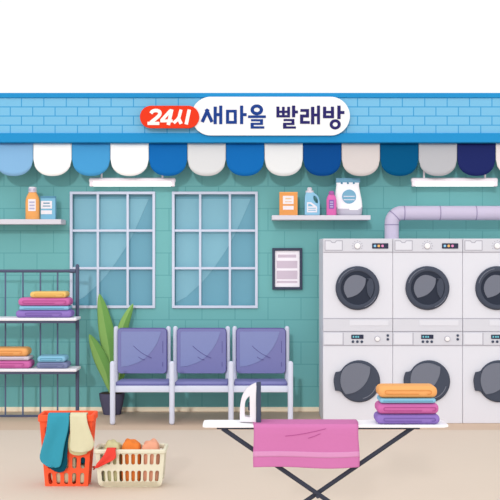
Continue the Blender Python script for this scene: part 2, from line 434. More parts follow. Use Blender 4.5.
# ------------------------------------------------------------------ tube lights
def lamp(px0, px1, s1, s2, label):
    d = 9.86; y = d - 10
    o = thing('ceiling_tube_light', label, 'light', (X((px0 + px1) / 2, d), y, Z(186.6, d)), 'fluorescent tube lights under the fascia')
    build('housing', MB().box(X(px0, d), X(px1, d), y - .02, y + .03, Z(182.8, d), Z(177.8, d), bev=.018, seg=4), m_lampbody, o)
    zc = Z(184.0, d)
    build('tube', MB().rod((X(px0 + 2, d), y, zc), (X(px1 - 2, d), y, zc), L(2.3, d), 14), m_tube, o)
    for a in (px0 + .6, px1 - 4.6):
        build('end_cap', MB().box(X(a, d), X(a + 4, d), y - .024, y + .024, Z(186.6, d), Z(180.5, d), bev=.01), m_lampbody, o)
    for s in (s1, s2):
        build('stem', MB().tube([(X(s, d), y, Z(178.5, d)), (X(s, d), y, Z(143, FD) - .0005)], L(.95, d), 10), m_lampbody, o)
lamp(89, 175.6, 101.6, 162.5, 'white tube light hanging above the tops of the two windows')
lamp(411, 497.8, 424, 485, 'white tube light hanging above the lilac duct and the machines')

# ------------------------------------------------------------------ wall shelves and their goods
def shelf(px0, px1, pyt, pyb, label):
    d = 9.74
    o = thing('wall_shelf', label, 'shelf', (X((px0 + px1) / 2, d), -.13, Z(pyb, d)), 'white wall shelves')
    build('shelf_board', MB().box(X(px0, d), X(px1 - (1.8 if px1 < 250 else 0), d), -.26, -.001, Z(pyb, d), Z(pyt, d)), m_shelf, o, bev=.003)
    return Z(pyt, d)
s1 = shelf(-46, 62.8, 219.2, 224.2, 'white wall shelf left of the windows')
s2 = shelf(272, 370.6, 215.2, 219.8, 'white wall shelf above the framed notice')
EP = .0006
# orange bottle
d = 9.83; b0 = s1 + EP; cx = X(32.6, d); cy = -.17
o = thing('detergent_bottle', 'orange bottle with ribbed white cap on the left wall shelf', 'bottle', (cx, cy, b0))
hw = L(7.0, d); zt = Z(192.4, d)
H = zt - b0
build('bottle_body', MB().loft([(cx, cy, b0, hw * .95, .034), (cx, cy, b0 + .006, hw, .037), (cx, cy, b0 + H * .66, hw, .037), (cx, cy, b0 + H * .78, hw * .93, .036), (cx, cy, b0 + H * .88, hw * .78, .032), (cx, cy, b0 + H * .96, hw * .60, .028), (cx, cy, zt, hw * .55, .026)], ex=2.6), m_bor, o)
cp = MB().lathe([(L(3.9, d), 0), (L(4.1, d), .003), (L(3.9, d), .04), (L(3.4, d), Z(187, d) - zt)], (cx, cy, zt), seg=24)
cap = build('cap', cp, m_cap, o)
rb = MB()
for k in range(5): rb.box(cx - .026 + .013 * k - .0018, cx - .026 + .013 * k + .0018, cy - L(4.1, d) - .001, cy - L(3.2, d) + .008, zt + .006, zt + .034)
build('cap_ribs', rb, m_labl, cap)
lb = build('label', MB().plate([prr(29, 36.6, 199.3, 211.2, .6, d)], cy - .0385, cy - .036), m_lab, o)
t = MB()
for yy in (201.6, 204.7, 207.8): t.plate([prect(30.2, 35.4, yy, yy + 1.7, d)], cy - .0393, cy - .038)
build('label_print', t, m_labl, lb)
# blue packet
d = 9.84; cy = -.15
o = thing('detergent_packet', 'blue packet with two white labels behind the orange bottle on the left shelf', 'packet', (X(48, d), cy, b0))
build('packet_body', MB().box(X(40.6, d), X(55.6, d), cy - .02, cy + .03, b0, Z(196.2, d)), m_bblue, o, bev=.004)
build('packet_flap', MB().box(X(40.6, d), X(55.8, d), cy - .022, cy - .0195, Z(198.2, d), Z(196.2, d)), m_bblued, o)
lb = build('label', MB().plate([prect(41.2, 52.2, 201, 208.6, d)], cy - .0222, cy - .0195), m_lab, o)
t = MB(); t.plate([prect(43.5, 50, 202.6, 203.8, d)], cy - .023, cy - .0215); t.plate([prect(43, 50.6, 205.6, 206.6, d)], cy - .023, cy - .0215)
build('label_print', t, m_bblued, lb)
build('label', MB().plate([prect(41.2, 52.2, 210.4, 214.2, d)], cy - .0222, cy - .0195), m_lab, o)
# orange box
b0 = s2 + EP; d = 9.82; cy = -.15
o = thing('detergent_box', 'orange carton with two pale labels at the left end of the shelf', 'box', (X(288.6, d), cy, b0))
build('carton', MB().box(X(279.4, d), X(297.6, d), cy - .035, cy + .03, b0, Z(192, d)), m_boxo, o, bev=.002)
build('carton_flap', MB().box(X(279.4, d), X(297.6, d), cy - .037, cy - .034, Z(193.4, d), Z(192, d)), m_bor, o)
lb = build('label', MB().plate([prect(282.9, 293.6, 195.9, 204, d)], cy - .037, cy - .0345), m_lab, o)
t = MB(); t.plate([prect(285.4, 291.4, 198, 199.3, d)], cy - .038, cy - .0365); t.plate([prect(285, 291.6, 201.3, 202.1, d)], cy - .038, cy - .0365)
build('label_print', t, m_boxod, lb)
build('label', MB().plate([prect(282.9, 293.6, 205.9, 209.7, d)], cy - .037, cy - .0345), m_lab, o)
# blue jug with a handle hole
o = thing('detergent_jug', 'light blue jug with moulded handle and white cap', 'jug', (X(312.5, d), cy, b0))
out = curve([(305.8, 193.4), (304.9, 196.5), (304.7, 202)], 4)[:-1] + [(304.7, 214.4), (305.4, 215.15), (319.2, 215.15), (320, 214.4)] + curve([(320, 208), (319.9, 203), (319.0, 198.4), (317, 195), (313.6, 192.6)], 4)[:-1] + [(313.4, 192.3), (306.2, 192.3)]
hole = curve([(314.0, 195.6), (316.6, 197.4), (317.9, 200.4), (317.6, 203.2), (315.6, 202.4), (313.6, 199.4), (313.4, 196.6)], 4)
pl_ = [(x, max(z, b0)) for x, z in at(out, d)]
build('jug_body', MB().plate([pl_, at(hole, d)], cy - .032, cy + .032), m_jug, o, bev=.008)
zc = Z(192.4, d)
build('cap', MB().lathe([(L(4.0, d), 0), (L(4.1, d), .004), (L(4.0, d), .018), (L(2.4, d), .021), (L(2.5, d), .04), (L(1.8, d), Z(187, d) - zc)], (X(309.8, d), cy, zc - .002), seg=24), m_cap, o)
lb = build('label', MB().plate([at([(307, 202.2), (311, 202.2), (317, 206.6), (317, 212.4), (307, 212.4)], d)], cy - .0338, cy - .0315), m_lab, o)
t = MB(); t.plate([at([(308.2, 203.8), (310, 203.8), (313.6, 206.4), (308.2, 206.4)], d)], cy - .0346, cy - .033)
for yy in (207.8, 209.8): t.plate([prect(308.2, 315.8, yy, yy + .9, d)], cy - .0346, cy - .033)
build('label_print', t, m_bblue, lb)
# pink bottle
d = 9.78; cx = X(331.5, d); cy = -.215
o = thing('fabric_softener_bottle', 'small pink bottle with mauve cap in front of the white bag', 'bottle', (cx, cy, b0))
hw = L(5.0, d); zt = Z(194.6, d); H = zt - b0
build('bottle_body', MB().loft([(cx, cy, b0, hw * .95, .022), (cx, cy, b0 + .005, hw, .024), (cx, cy, b0 + H * .74, hw, .024), (cx, cy, b0 + H * .87, hw * .88, .023), (cx, cy, b0 + H * .96, hw * .68, .020), (cx, cy, zt, hw * .58, .018)], ex=2.6), m_bpk, o)
build('cap', MB().lathe([(L(2.9, d), 0), (L(2.8, d), .02), (L(2.0, d), Z(191, d) - zt)], (cx, cy, zt), seg=20), m_cpk, o)
lb = build('label', MB().plate([prr(328.8, 333.9, 200, 208.8, .4, d)], cy - .0255, cy - .0225), m_lpu, o)
t = MB()
for yy in (201.6, 204, 206.4): t.plate([prect(329.8, 333, yy, yy + 1.1, d)], cy - .0263, cy - .025)
build('label_print', t, m_labl, lb)
# white bag
d = 9.86; cy = -.13
o = thing('washing_powder_bag', 'bulging white bag with blue folded top and round blue label', 'bag', (X(349, d), cy, b0))
prof = [(215.2, 337.4, 361, .040), (213.8, 336.4, 361.8, .046), (210, 335.8, 362.2, .048), (206, 335.3, 362.4, .048), (200, 335.0, 361.8, .045), (194, 335.2, 360.6, .038), (189, 335.8, 359.7, .030), (185.6, 336.4, 359.2, .020), (182.4, 336.2, 359.4, .012), (181.8, 336, 359.6, .010)]
secs = []
pts = curve([(p[0], p[1], p[2], p[3]) for p in prof], 3)
for py, a, b, hy in pts: secs.append((X((a + b) / 2, d), cy, max(Z(py, d), b0), L((b - a) / 2, d), hy))
zg = Z(208.4, d)
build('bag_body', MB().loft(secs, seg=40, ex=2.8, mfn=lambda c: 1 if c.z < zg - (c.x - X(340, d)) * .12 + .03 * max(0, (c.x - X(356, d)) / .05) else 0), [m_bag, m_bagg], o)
zz = b0 + 0
build('bag_top_fold', MB().box(X(335.8, d), X(360.2, d), cy - .012, cy + .012, Z(182.6, d), Z(178, d), bev=.003), m_bagb, o)
t = MB()
for px in (341.7, 347.8, 353.7):
    build('punch_hole', MB().lathe([(L(1.1, d), -.004), (L(1.1, d), .004)], (X(px, d), cy - .0135, Z(183.1, d)), axis='y', seg=14), m_bblued, o)
lb = build('label', MB().plate([ell(X(348.7, d), Z(196.8, d), L(7, d), L(7, d))], cy - .054, cy - .030), m_bagb, o)
t = MB()
for yy in (196.2, 199.6): t.plate([prect(343.2, 354.2, yy, yy + .7, d)], cy - .0552, cy - .053)
build('label_print', t, m_lab, lb)

# ------------------------------------------------------------------ framed notice
d = 9.98
o = thing('notice_frame', 'dark framed printed notice on the teal wall between window and machines', 'picture', (X(287.4, d), -.012, Z(289.8, d)))
build('frame', MB().plate([prect(272.3, 302.3, 248, 289.6, d), prect(275, 299.6, 250.7, 287, d)], -.03, -.001), m_dark, o, bev=.003)
pp = build('paper', MB().plate([prect(274.6, 300, 250.3, 287.4, d)], -.012, -.004), m_paper, o)
t = MB()
for r in ((277.9, 296.2, 254.6, 257.6), (276.8, 297.4, 260.8, 268.2), (276.8, 297.4, 270.6, 279.2), (276.8, 297.4, 280.8, 283)): t.plate([prect(*r, d)], -.0135, -.0115)
build('printed_block', t, m_print, pp)

# ------------------------------------------------------------------ towel rack
PD = 9.67; py_ = PD - 10
rack = thing('towel_rack', 'grey metal rack with two white shelves beside the left window', 'rack', (X(0, PD), py_, 0))
for px in (77.4, -72): build('post', MB().rod((X(px, PD), py_, 0.001), (X(px, PD), py_, Z(264, PD)), L(1.9, PD), 14), m_rack, rack)
build('top_rail', MB().tube([(X(-72, PD), py_, Z(271, PD)), (X(75.6, PD), py_, Z(271, PD))], L(1.5, PD), 12), m_rack, rack)
build('rail_ferrule', MB().tube([(X(70, PD), py_, Z(271, PD)), (X(75.7, PD), py_, Z(271, PD))], L(2.0, PD), 12), m_rack, rack)
build('bottom_rail', MB().tube([(X(-72, PD), py_, Z(416.2, PD)), (X(75.6, PD), py_, Z(416.2, PD))], L(1.4, PD), 12), m_rack, rack)
for px in (-64.5, -47, -29.5, -12, 5.4, 22.9, 40.4, 57.6):
    build('rod', MB().tube([(X(px, PD), py_, Z(416.2, PD)), (X(px, PD), py_, Z(271, PD))], L(.85, PD), 8), m_rod, rack)
RD = 9.40
def rshelf(pyt, pyb):
    zt = Z(pyt, RD)
    build('shelf', MB().box(X(-70, RD), X(76.4, RD), RD - 10, py_ - .02, Z(pyb, RD), zt, bev=.006), m_rackshelf, rack)
    build('shelf_rail', MB().box(X(-69, RD + .02), X(75, RD + .02), RD - 9.98, RD - 9.955, Z(pyb + 2.6, RD), Z(pyb, RD) - .0002, bev=.003), m_rack, rack)
    for px in (75.4, -70.6):
        build('shelf_bracket', MB().box(X(px, PD) - .012, X(px, PD) + .012, RD - 9.955, py_ + .0, Z(pyb + 2.4, RD), Z(pyb, RD) - .0002), m_rack, rack)
    return zt
r1 = rshelf(318.0, 320.9); r2 = rshelf(369.0, 371.9)

def towel(px0, px1, z0, z1, d0, depth, mat, matd, label, group, line=None, lean=0.0, rnd=.46):
    """one folded towel: front face at distance d0"""
    x0, x1 = X(px0, d0), X(px1, d0); h = z1 - z0; y0 = d0 - 10
    o = thing('folded_towel', label, 'towel', ((x0 + x1) / 2, y0 + depth / 2, z0), group)
    b = MB().box(x0, x1, y0, y0 + depth, z0 + EP, z1, bev=h * rnd, seg=5)
    for v in b.bm.verts:
        f = (v.co.z - z0) / h
        v.co.x += lean * (f - .5)
        if f > .6: v.co.z += .0022 * math.sin(v.co.x * 31 + x0 * 7) * (f - .6)
    bd = build('towel_body', b, mat, o)
    if line:
        s, e = line; zc = (z0 + z1) / 2; q = h * .15; yf = y0 - .0008; xl, xr = x0 + (x1 - x0) * s, x0 + (x1 - x0) * e
        if h > .036:
            pts = [(xl + (xr - xl) * .75, yf, zc - q), (xl, yf, zc - q)]
            pts += [(xl - q * math.sin(PI * k / 6), yf, zc - q * math.cos(PI * k / 6)) for k in range(1, 6)]
            pts += [(xl, yf, zc + q), (xr, yf, zc + q)] + [(xr + q * math.sin(PI * k / 6), yf, zc + q * math.cos(PI * k / 6)) for k in range(1, 6)]
            pts += [(xr - .01, yf, zc - q * 1.1)]
        else: pts = [(xl, yf, zc), (xr, yf, zc)]
        build('fold_line', MB().tube(pts, .0022 if d0 < 7 else .0035, 6), matd, o)
    return o
def stack(rows, base, d0, depth, group):
    """rows bottom to top: (px0, px1, py_bottom, py_top, mat, fold mat, label, line)"""
    z = base
    for (a, b, h, mt, md, lb, ln) in rows:
        hh = L(h, d0); towel(a, b, z, z + hh, d0, depth, mt, md, lb, group, ln); z += hh + EP
G1 = 'towels on the upper rack shelf'; G2 = 'towels on the lower rack shelf'; G3 = 'towels on the ironing board'
TDK = 9.42
stack([(15.2, 71.6, 7.6, m_t_pu, m_t_pud, 'purple folded towel at the bottom of the stack on the upper rack shelf', (.2, .8)),
       (18.8, 68.8, 4.0, m_t_lb, m_t_lbd, 'light blue folded towel second from bottom on the upper rack shelf', (.1, .9)),
       (17.6, 70, 8.2, m_t_pk, m_t_pkd, 'pink folded towel under the yellow one on the upper rack shelf', (.12, .9)),
       (29.6, 66.4, 6.2, m_t_ye, m_t_yed, 'yellow folded towel topmost on the upper rack shelf', (.15, .9))], r1, TDK, .2, G1)
stack([(-27, 30.8, 8.2, m_t_pk, m_t_pkd, 'pink folded towel at the bottom of the left stack on the lower rack shelf', (.3, .86)),
       (-23, 29, 3.8, m_t_wh, m_t_whd, 'pale lilac folded towel between pink and orange ones on the lower rack shelf', (.1, .9)),
       (-25, 27.8, 8.6, m_t_or, m_t_ord, 'orange folded towel on top of the left stack on the lower rack shelf', (.3, .86))], r2, TDK, .2, G2)
stack([(36, 67.8, 6.2, m_t_gr, m_t_grd, 'grey-blue folded towel at the bottom of the small pair on the lower rack shelf', (.15, .85)),
       (36.8, 65.4, 6.2, m_t_lb, m_t_lbd, 'light blue folded towel on top of the small pair on the lower rack shelf', (.15, .85))], r2, TDK, .2, G2)

# ------------------------------------------------------------------ potted plant
d = 9.84; yp = d - 10
o = thing('potted_plant', 'long-leaved green plant in a charcoal pot behind the first chair', 'plant', (X(112, d), yp, 0))
hp = Z(393, d)
build('pot', MB().loft([(X(112.2, d), yp, .001, L(8.6, d), .068), (X(112.2, d), yp, .01, L(8.9, d), .070), (X(112, d), yp, hp - .05, L(12.2, d), .10), (X(112, d), yp, hp - .002, L(12.8, d), .104), (X(112, d), yp, hp, L(12.6, d), .102)], ex=2.4, seg=36), m_pot, o)
build('soil', MB().loft([(X(112, d), yp, hp + .0005, L(11.4, d), .092), (X(112, d), yp, hp + .004, L(10.8, d), .086)], ex=2.4), m_soil, o)
def leaf(pts, hw, dy, tw=0.0):
    c = curve([(X(p[0], d), Z(p[1], d)) for p in pts], 8); n = len(c) - 1
    def fn(u, v):
        i = min(int(v * n), n - 1); f = v * n - i
        x = c[i][0] + (c[i + 1][0] - c[i][0]) * f; z = c[i][1] + (c[i + 1][1] - c[i][1]) * f
        tx, tz = c[min(i + 1, n)][0] - c[max(i - 1, 0)][0], c[min(i + 1, n)][1] - c[max(i - 1, 0)][1]
        ln = math.hypot(tx, tz); nx, nz = tz / ln, -tx / ln
        wv = math.sin(PI * min(1, max(0, (v - .02) / .98)) ** 1.05) ** .8
        wv = max(wv, .16 if v < .3 else .02)
        s = (2 * u - 1) * hw * wv
        return (x + nx * s, yp + dy * v + .35 * abs(s) - .0, z + nz * s)
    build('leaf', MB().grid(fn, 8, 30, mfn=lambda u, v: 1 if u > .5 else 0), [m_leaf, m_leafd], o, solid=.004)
leaf([(111.6, 392.6), (109.6, 356), (104.5, 325), (98.6, 294)], L(8.0, d), .05)
leaf([(114, 392.6), (116.5, 355), (123, 326), (132.4, 304)], L(5.6, d), .06)
leaf([(110, 392.6), (106.5, 374), (98.5, 354), (89.6, 334)], L(7.0, d), -.02)
leaf([(115, 392.6), (118, 381), (122.5, 368), (129, 350)], L(4.4, d), .02)

# ------------------------------------------------------------------ three-seat bench
LDI = 9.23; UD = 9.70
bench = thing('waiting_bench', 'row of three linked violet padded chairs on pale steel legs under the windows', 'bench', (X(201, 9.4), -.55, 0))
legs = [112.6, 171.9, 231.0, 290.4]
for px in legs:
    build('leg', MB().rod((X(px, LDI), LDI - 10, .001), (X(px, LDI), LDI - 10, Z(361, LDI)), L(2.7, LDI), 16), m_chair, bench)
    build('rear_leg', MB().tube([(X(px, UD), UD - 10, .001), (X(px, UD), UD - 10, Z(384, UD))], L(1.7, UD), 12), m_chair, bench)
    zz = Z(388, LDI)
    build('side_rail', MB().tube([(X(px, LDI), LDI - 10, zz), (X(px, UD), UD - 10, Z(388, UD) + .0)], L(1.8, 9.4), 10), m_chair, bench)
for j, px in enumerate(legs):
    l_, r_ = (-1.5 if j == 0 else -6.2), (1.5 if j == 3 else 6.2)
    build('bracket', MB().plate([at([(px + l_, 371), (px + r_, 371), (px + r_ * .9, 379), (px + r_ * .7, 391), (px + l_ * .7, 391), (px + l_ * .9, 379)], 9.72)], -.285, -.265), m_chair, bench, bev=.004)
for i in range(3):
    a, b = legs[i], legs[i + 1]; o0 = 59.3 * i
    for px in (116.1 + o0, 168.4 + o0):
        build('back_upright', MB().rod((X(px, UD), UD - 10, Z(391, UD)), (X(px, UD), UD - 10, Z(326, UD)), L(2.4, UD), 14), m_chair, bench)
    dd = 9.66
    bk = build('backrest', MB().plate([prr(118.2 + o0, 166.6 + o0, 328.5, 373, 3.2, dd)], dd - 10 - .03, dd - 10 + .03), m_vinyl, bench, bev=.012)
    pd = dd - .03
    pip = prr(118.4 + o0, 166.4 + o0, 328.8, 372.7, 3.2, pd)
    build('piping', MB().tube([(x, pd - 10 + .012, z) for x, z in pip + pip[:1]], L(.95, pd), 6, cap=False), m_vinyld, bk)
    shine = [(121.2 + o0, 366.8)] + curve([(128 + o0, 366), (141 + o0, 361), (151 + o0, 352), (157.5 + o0, 342), (161 + o0, 331.6)], 5) + [(122.2 + o0, 331.6), (121.2 + o0, 332.6)]
    build('backrest_highlight', MB().plate([at(shine, pd)], pd - 10 - .0035, pd - 10 + .001), m_vinylhl, bk, bev=.001)  # curved sheen on the backrest, painted as a thin lighter piece
    for c in ([(133.4, 345.8), (138, 350), (144, 354.2), (151.8, 358)], [(138.4, 356.8), (141.4, 358.8), (145, 359.8)]):
        build('crease', MB().tube([(X(p[0] + o0, pd), pd - 10 - .0035, Z(p[1], pd)) for p in curve(c, 4)], .0028, 6), m_vinyld, bk)
    cr = MB().tube([(X(162.8 + o0, pd), pd - 10 - .0005, Z(341, pd)), (X(162.8 + o0, pd), pd - 10 - .0005, Z(353, pd))], .0024, 6)
    build('seam_line', cr, m_vinyld, bk)
    cr = MB().tube([(X(162.8 + o0, pd), pd - 10 - .0005, Z(362, pd)), (X(162.8 + o0, pd), pd - 10 - .0005, Z(366.5, pd))], .0024, 6)
    build('seam_line', cr, m_vinyld, bk)
    # seat cushion slopes back a little
    fz0, fz1 = Z(385.8, 9.27), Z(381.4, 9.27)
    sb = MB().box(X(a + 2.9, 9.27), X(b - 2.9, 9.27), -.73, -.335, fz0, fz1, bev=.016, seg=4)
    for v in sb.bm.verts: v.co.z -= (v.co.y + .73) * .055
    st = build('seat', sb, m_vinyl, bench)
    sp = MB().tube([(X(a + 3.4, 9.27), -.727, fz0 + .004), (X(b - 3.4, 9.27), -.727, fz0 + .004)], L(.9, 9.27), 6)
    build('piping', sp, m_vinyld, st)
    build('seat_beam', MB().box(X(a, LDI), X(b, LDI), LDI - 10 + .006, LDI - 10 + .05, Z(392.4, LDI + .006), Z(386, LDI + .006), bev=.006), m_chair, bench)

# ------------------------------------------------------------------ machines
MD = 9.31; MY = MD - 10
PIT = L(69.85, MD); MX0 = X(323.1, MD)
GD = 'stacked dryers, top row'; GW = 'washing machines, bottom row'
def mx(px): return X(px, MD)
def mz(py): return Z(py, MD)
def circ(px, py, r, n=48): return ell(mx(px), mz(py), L(r, MD), L(r, MD), n)
HGAP = .0025
WX1 = MX0 + PIT - HGAP
# --- dryer (upper machine)
zb, zt = mz(331.7) + .0005, mz(238.6)
dry = thing('tumble_dryer', 'x', 'dryer', ((MX0 + WX1) / 2, MY + .27, zb), GD)
build('cabinet', MB().box(MX0, WX1, MY, MY + .55, zb, zt), m_body, dry, bev=.004)
build('control_panel', MB().box(MX0 + .002, WX1 - .002, MY - .006, MY + .002, mz(251.8), zt - .002), m_panel, dry, bev=.002)
build('seam', MB().box(MX0 + .002, WX1 - .002, MY - .003, MY + .002, mz(252.6), mz(251.8)), m_line, dry)
build('plinth', MB().box(MX0 + .002, WX1 - .002, MY - .004, MY + .002, zb + .004, mz(319)), m_panel, dry, bev=.002)
build('seam', MB().box(MX0 + .002, WX1 - .002, MY - .002, MY + .002, mz(318.9), mz(318.1)), m_line, dry)
build('plinth_inset', MB().box(mx(349.5), mx(388.5), MY - .007, MY - .003, mz(325.6), mz(320.2)), m_body, dry, bev=.001)
dw = build('detergent_drawer', MB().plate([at([(324.6, 250.6), (324.6, 240.4), (330.6, 240.4), (332.2, 242.2), (334.6, 242.2), (336.2, 240.4), (342.6, 240.4), (342.6, 250.6)], MD)], MY - .007, MY - .004), m_line, dry)
build('drawer_front', MB().plate([at([(325.4, 249.9), (325.4, 241.2), (330.2, 241.2), (331.8, 243), (335, 243), (336.6, 241.2), (341.8, 241.2), (341.8, 249.9)], MD)], MY - .010, MY - .005), m_body, dw)
dl = build('dial', MB().lathe([(L(2.9, MD), .004), (L(2.9, MD), -.012), (L(2.4, MD), -.016), (L(.3, MD), -.016)], (mx(357.3), MY - .006, mz(245.9)), axis='y', seg=24), m_knob, dry)
t = MB()
for k in range(9):
    a = math.radians(-30 + 240 * k / 8); t.plate([ell(mx(357.3) + L(5.1, MD) * math.cos(a), mz(245.9) + L(5.1, MD) * math.sin(a), .0042, .0042, 8)], MY - .0075, MY - .005)
build('dial_marks', t, m_line, dl)
build('dial_ring', MB().lathe([(L(3.4, MD), 0), (L(3.4, MD), -.004), (L(2.8, MD), -.004)], (mx(357.3), MY - .005, mz(245.9)), axis='y', seg=24), m_line, dl)
sc = build('display', MB().plate([prr(372, 388.2, 243.3, 248.6, .6, MD)], MY - .010, MY - .005), m_scr, dry)
for px, mm in ((374.8, m_dotb), (378.6, m_doto), (382.4, m_dotp)):
    build('indicator', MB().plate([prr(px - 1.2, px + 1.2, 244.7, 247.1, .8, MD)], MY - .0115, MY - .009), mm, sc)
cx, cz = mx(357.4), mz(288.0); R = L(21.9, MD); q = R / 21.9
dr = build('door', MB().lathe([(q * 21.9, .002), (q * 21.9, -.016), (q * 21.2, -.026), (q * 19.4, -.032), (q * 17.4, -.030), (q * 16.7, -.024), (q * 16.7, .002)], (cx, MY, cz), axis='y', seg=64), m_ring, dry)
bowl = build('door_glass', MB().lathe([(q * 16.8, -.022), (q * 12, -.018), (q * 6, -.016), (q * .3, -.0155), (q * .3, -.010), (q * 16.8, -.010)], (cx, MY, cz), axis='y', seg=56), m_bowl, dr)
lens = [(120, 250), (128, 305), (155, 360)]  # outline points of the painted door reflection
def zz_(pts): return [(332 + p[0] * .1, 262 + p[1] * .1) for p in pts]
ln = curve(zz_([(155, 358), (128, 310), (118, 255), (135, 195), (175, 150), (225, 130), (285, 138), (338, 165)]), 5) + curve(zz_([(338, 165), (330, 225), (300, 280), (255, 322), (205, 345), (155, 358)]), 5)[1:-1]
build('lens', MB().plate([at(ln, MD - .022)], MY - .026, MY - .017), m_reflect, dr)  # grey leaf shape imitates a reflection in the dryer door glass
hc = curve(zz_([(345, 163), (368, 163), (400, 172), (418, 240), (410, 305), (385, 362)]), 5) + curve(zz_([(385, 362), (358, 320), (347, 250), (352, 205), (370, 176)]), 5)[1:]
build('hinge_cover', MB().plate([at(hc, MD - .026)], MY - .0305, MY - .017), m_ring, dr)
gl = MB()
for a0, a1, rr in ((100, 165, 19.6), (-70, -25, 19.9)):
    gl.tube([(cx + q * rr * math.cos(math.radians(a0 + (a1 - a0) * k / 12)), MY - .0318, cz + q * rr * math.sin(math.radians(a0 + (a1 - a0) * k / 12))) for k in range(13)], .0035, 6)
build('door_glint', gl, m_reflect, dr)  # highlight arcs drawn on the door ring in the reflection colour
# --- washer (lower machine)
zb2, zt2 = .001, mz(331.7)
was = thing('washing_machine', 'x', 'washing machine', ((MX0 + WX1) / 2, MY + .27, zb2), GW)
build('cabinet', MB().box(MX0, WX1, MY, MY + .55, zb2, zt2), m_body, was, bev=.004)
build('control_panel', MB().box(MX0 + .002, WX1 - .002, MY - .006, MY + .002, mz(345.0), zt2 - .004), m_panel, was, bev=.002)
build('seam', MB().box(MX0 + .002, WX1 - .002, MY - .003, MY + .002, mz(345.9), mz(345.0)), m_line, was)
build('seam', MB().box(MX0 + .002, WX1 - .002, MY - .003, MY + .002, zt2 - .0065, zt2 - .0005), m_line, was)
dw = build('detergent_drawer', MB().box(mx(324.2), mx(342.6), MY - .009, MY - .005, mz(344.4), mz(333)), m_body, was, bev=.001)
build('drawer_gap', MB().box(mx(342.6), mx(343.5), MY - .0075, MY - .005, mz(344.9), mz(332.6)), m_line, dw)
sc = build('display', MB().plate([prr(351.2, 363.4, 334.6, 338.8, .4, MD)], MY - .010, MY - .005), m_scr, was)
t = MB()
for px in (352.6, 355.2, 357.4): t.plate([prect(px, px + 1.5, 335.8, 337.6, MD)], MY - .0115, MY - .009)
build('display_segments', t, m_teald, sc)
for px in (352.9, 357.3, 361.7):
    build('button', MB().lathe([(L(1.35, MD), .003), (L(1.35, MD), -.006), (L(1.0, MD), -.008)], (mx(px), MY - .006, mz(341.6)), axis='y', seg=14), m_dark, was)
kn = build('knob', MB().lathe([(L(2.4, MD), .004), (L(2.3, MD), -.014), (L(1.9, MD), -.017)], (mx(377.3), MY - .006, mz(338.8)), axis='y', seg=24), m_knob, was)
build('knob_ring', MB().lathe([(L(3.0, MD), 0), (L(3.0, MD), -.004), (L(2.4, MD), -.004)], (mx(377.3), MY - .005, mz(338.8)), axis='y', seg=24), m_line, kn)
for py in (335.4, 339.2):
    build('button', MB().lathe([(L(1.3, MD), .003), (L(1.3, MD), -.006), (L(1.0, MD), -.008)], (mx(387.7), MY - .006, mz(py)), axis='y', seg=14), m_dark, was)
cx, cz = mx(359.0), mz(381.1); q = L(1, MD)
dr = build('door', MB().lathe([(q * 20.9, .002), (q * 20.9, -.018), (q * 20.0, -.028), (q * 18.6, -.031), (q * 17.5, -.031), (q * 8, -.036), (q * .3, -.037)], (cx, MY, cz), axis='y', seg=64), m_ring, was)
def w_(pts): return [(325 + p[0] * .12, 352 + p[1] * .12) for p in pts]
ln = curve(w_([(172, 353), (142, 305), (128, 240), (140, 170), (180, 120), (240, 95), (310, 97), (377, 125)]), 5) + curve(w_([(377, 125), (370, 190), (338, 260), (290, 310), (235, 340), (172, 353)]), 5)[1:-1]
build('lens', MB().plate([at(ln, MD - .038)], MY - .041, MY - .028), m_reflect, dr)  # reflection on the washer door, set in as a paler plate
gl = MB()
gl.tube([(cx + q * 17.2 * math.cos(math.radians(-78 + 62 * k / 12)), MY - .0325, cz + q * 17.2 * math.sin(math.radians(-78 + 62 * k / 12))) for k in range(13)], .004, 6)
build('door_glint', gl, m_reflect, dr)  # painted glint along the lower right of the washer door
hd = curve(w_([(135, 155), (120, 163), (88, 168)]), 3)[:-1] + curve(w_([(88, 168), (72, 235), (84, 322)]), 5)[:-1] + w_([(84, 322), (112, 322), (140, 335)])
build('door_handle', MB().plate([at(hd, MD - .02)], MY - .034, MY - .004), m_ring, was, bev=.004)
dn = ['dryer above the leftmost washer, at the left end of the top row', 'dryer under the bend of the duct, second in the top row', 'dryer cut off by the right edge of the photo, third in the top row']
wn = ['washing machine at the left end of the bottom row, beside the teal wall', 'washing machine behind the towel stack, second in the bottom row', 'washing machine cut off by the right edge, third in the bottom row']
dn = ['white ' + s for s in dn]; wn = ['white ' + s for s in wn]
dry['label'] = dn[0]; was['label'] = wn[0]
for k in (1, 2):
    dup(dry, dry.location + Vector((PIT * k, 0, 0)), dn[k]); dup(was, was.location + Vector((PIT * k, 0, 0)), wn[k])

# ------------------------------------------------------------------ duct
d = 9.76; y = d - 10; r = L(7.1, d)
duct = thing('exhaust_duct', 'lilac ventilation duct rising behind the machines and bending right along the wall', 'duct', (X(391.8, d), y, zt))
cxv, czh = X(391.7, d), Z(213, d); rb = L(10, d)
pts = [(cxv, y, zt + .002)] + [(cxv + rb - rb * math.cos(PI / 2 * k / 8), y, czh - rb + rb * math.sin(PI / 2 * k / 8)) for k in range(9)] + [(X(640, d), y, czh)]
build('pipe', MB().tube(pts, r, 28), m_duct, duct)
rr = r + .0015
def ring(p, n):
    p, n = Vector(p), Vector(n).normalized()
    build('joint_ring', MB().tube([p - n * .0045, p + n * .0045], rr, 28), m_joint, duct)
ring((cxv, y, Z(224.8, d)), (0, 0, 1)); ring((X(404, d), y, czh), (1, 0, 0)); ring((X(439.6, d), y, czh), (1, 0, 0)); ring((X(475.6, d), y, czh), (1, 0, 0)); ring((X(511.5, d), y, czh), (1, 0, 0))
ring((cxv + rb - rb * math.cos(PI / 4), y, czh - rb + rb * math.sin(PI / 4)), (1, 0, 1))

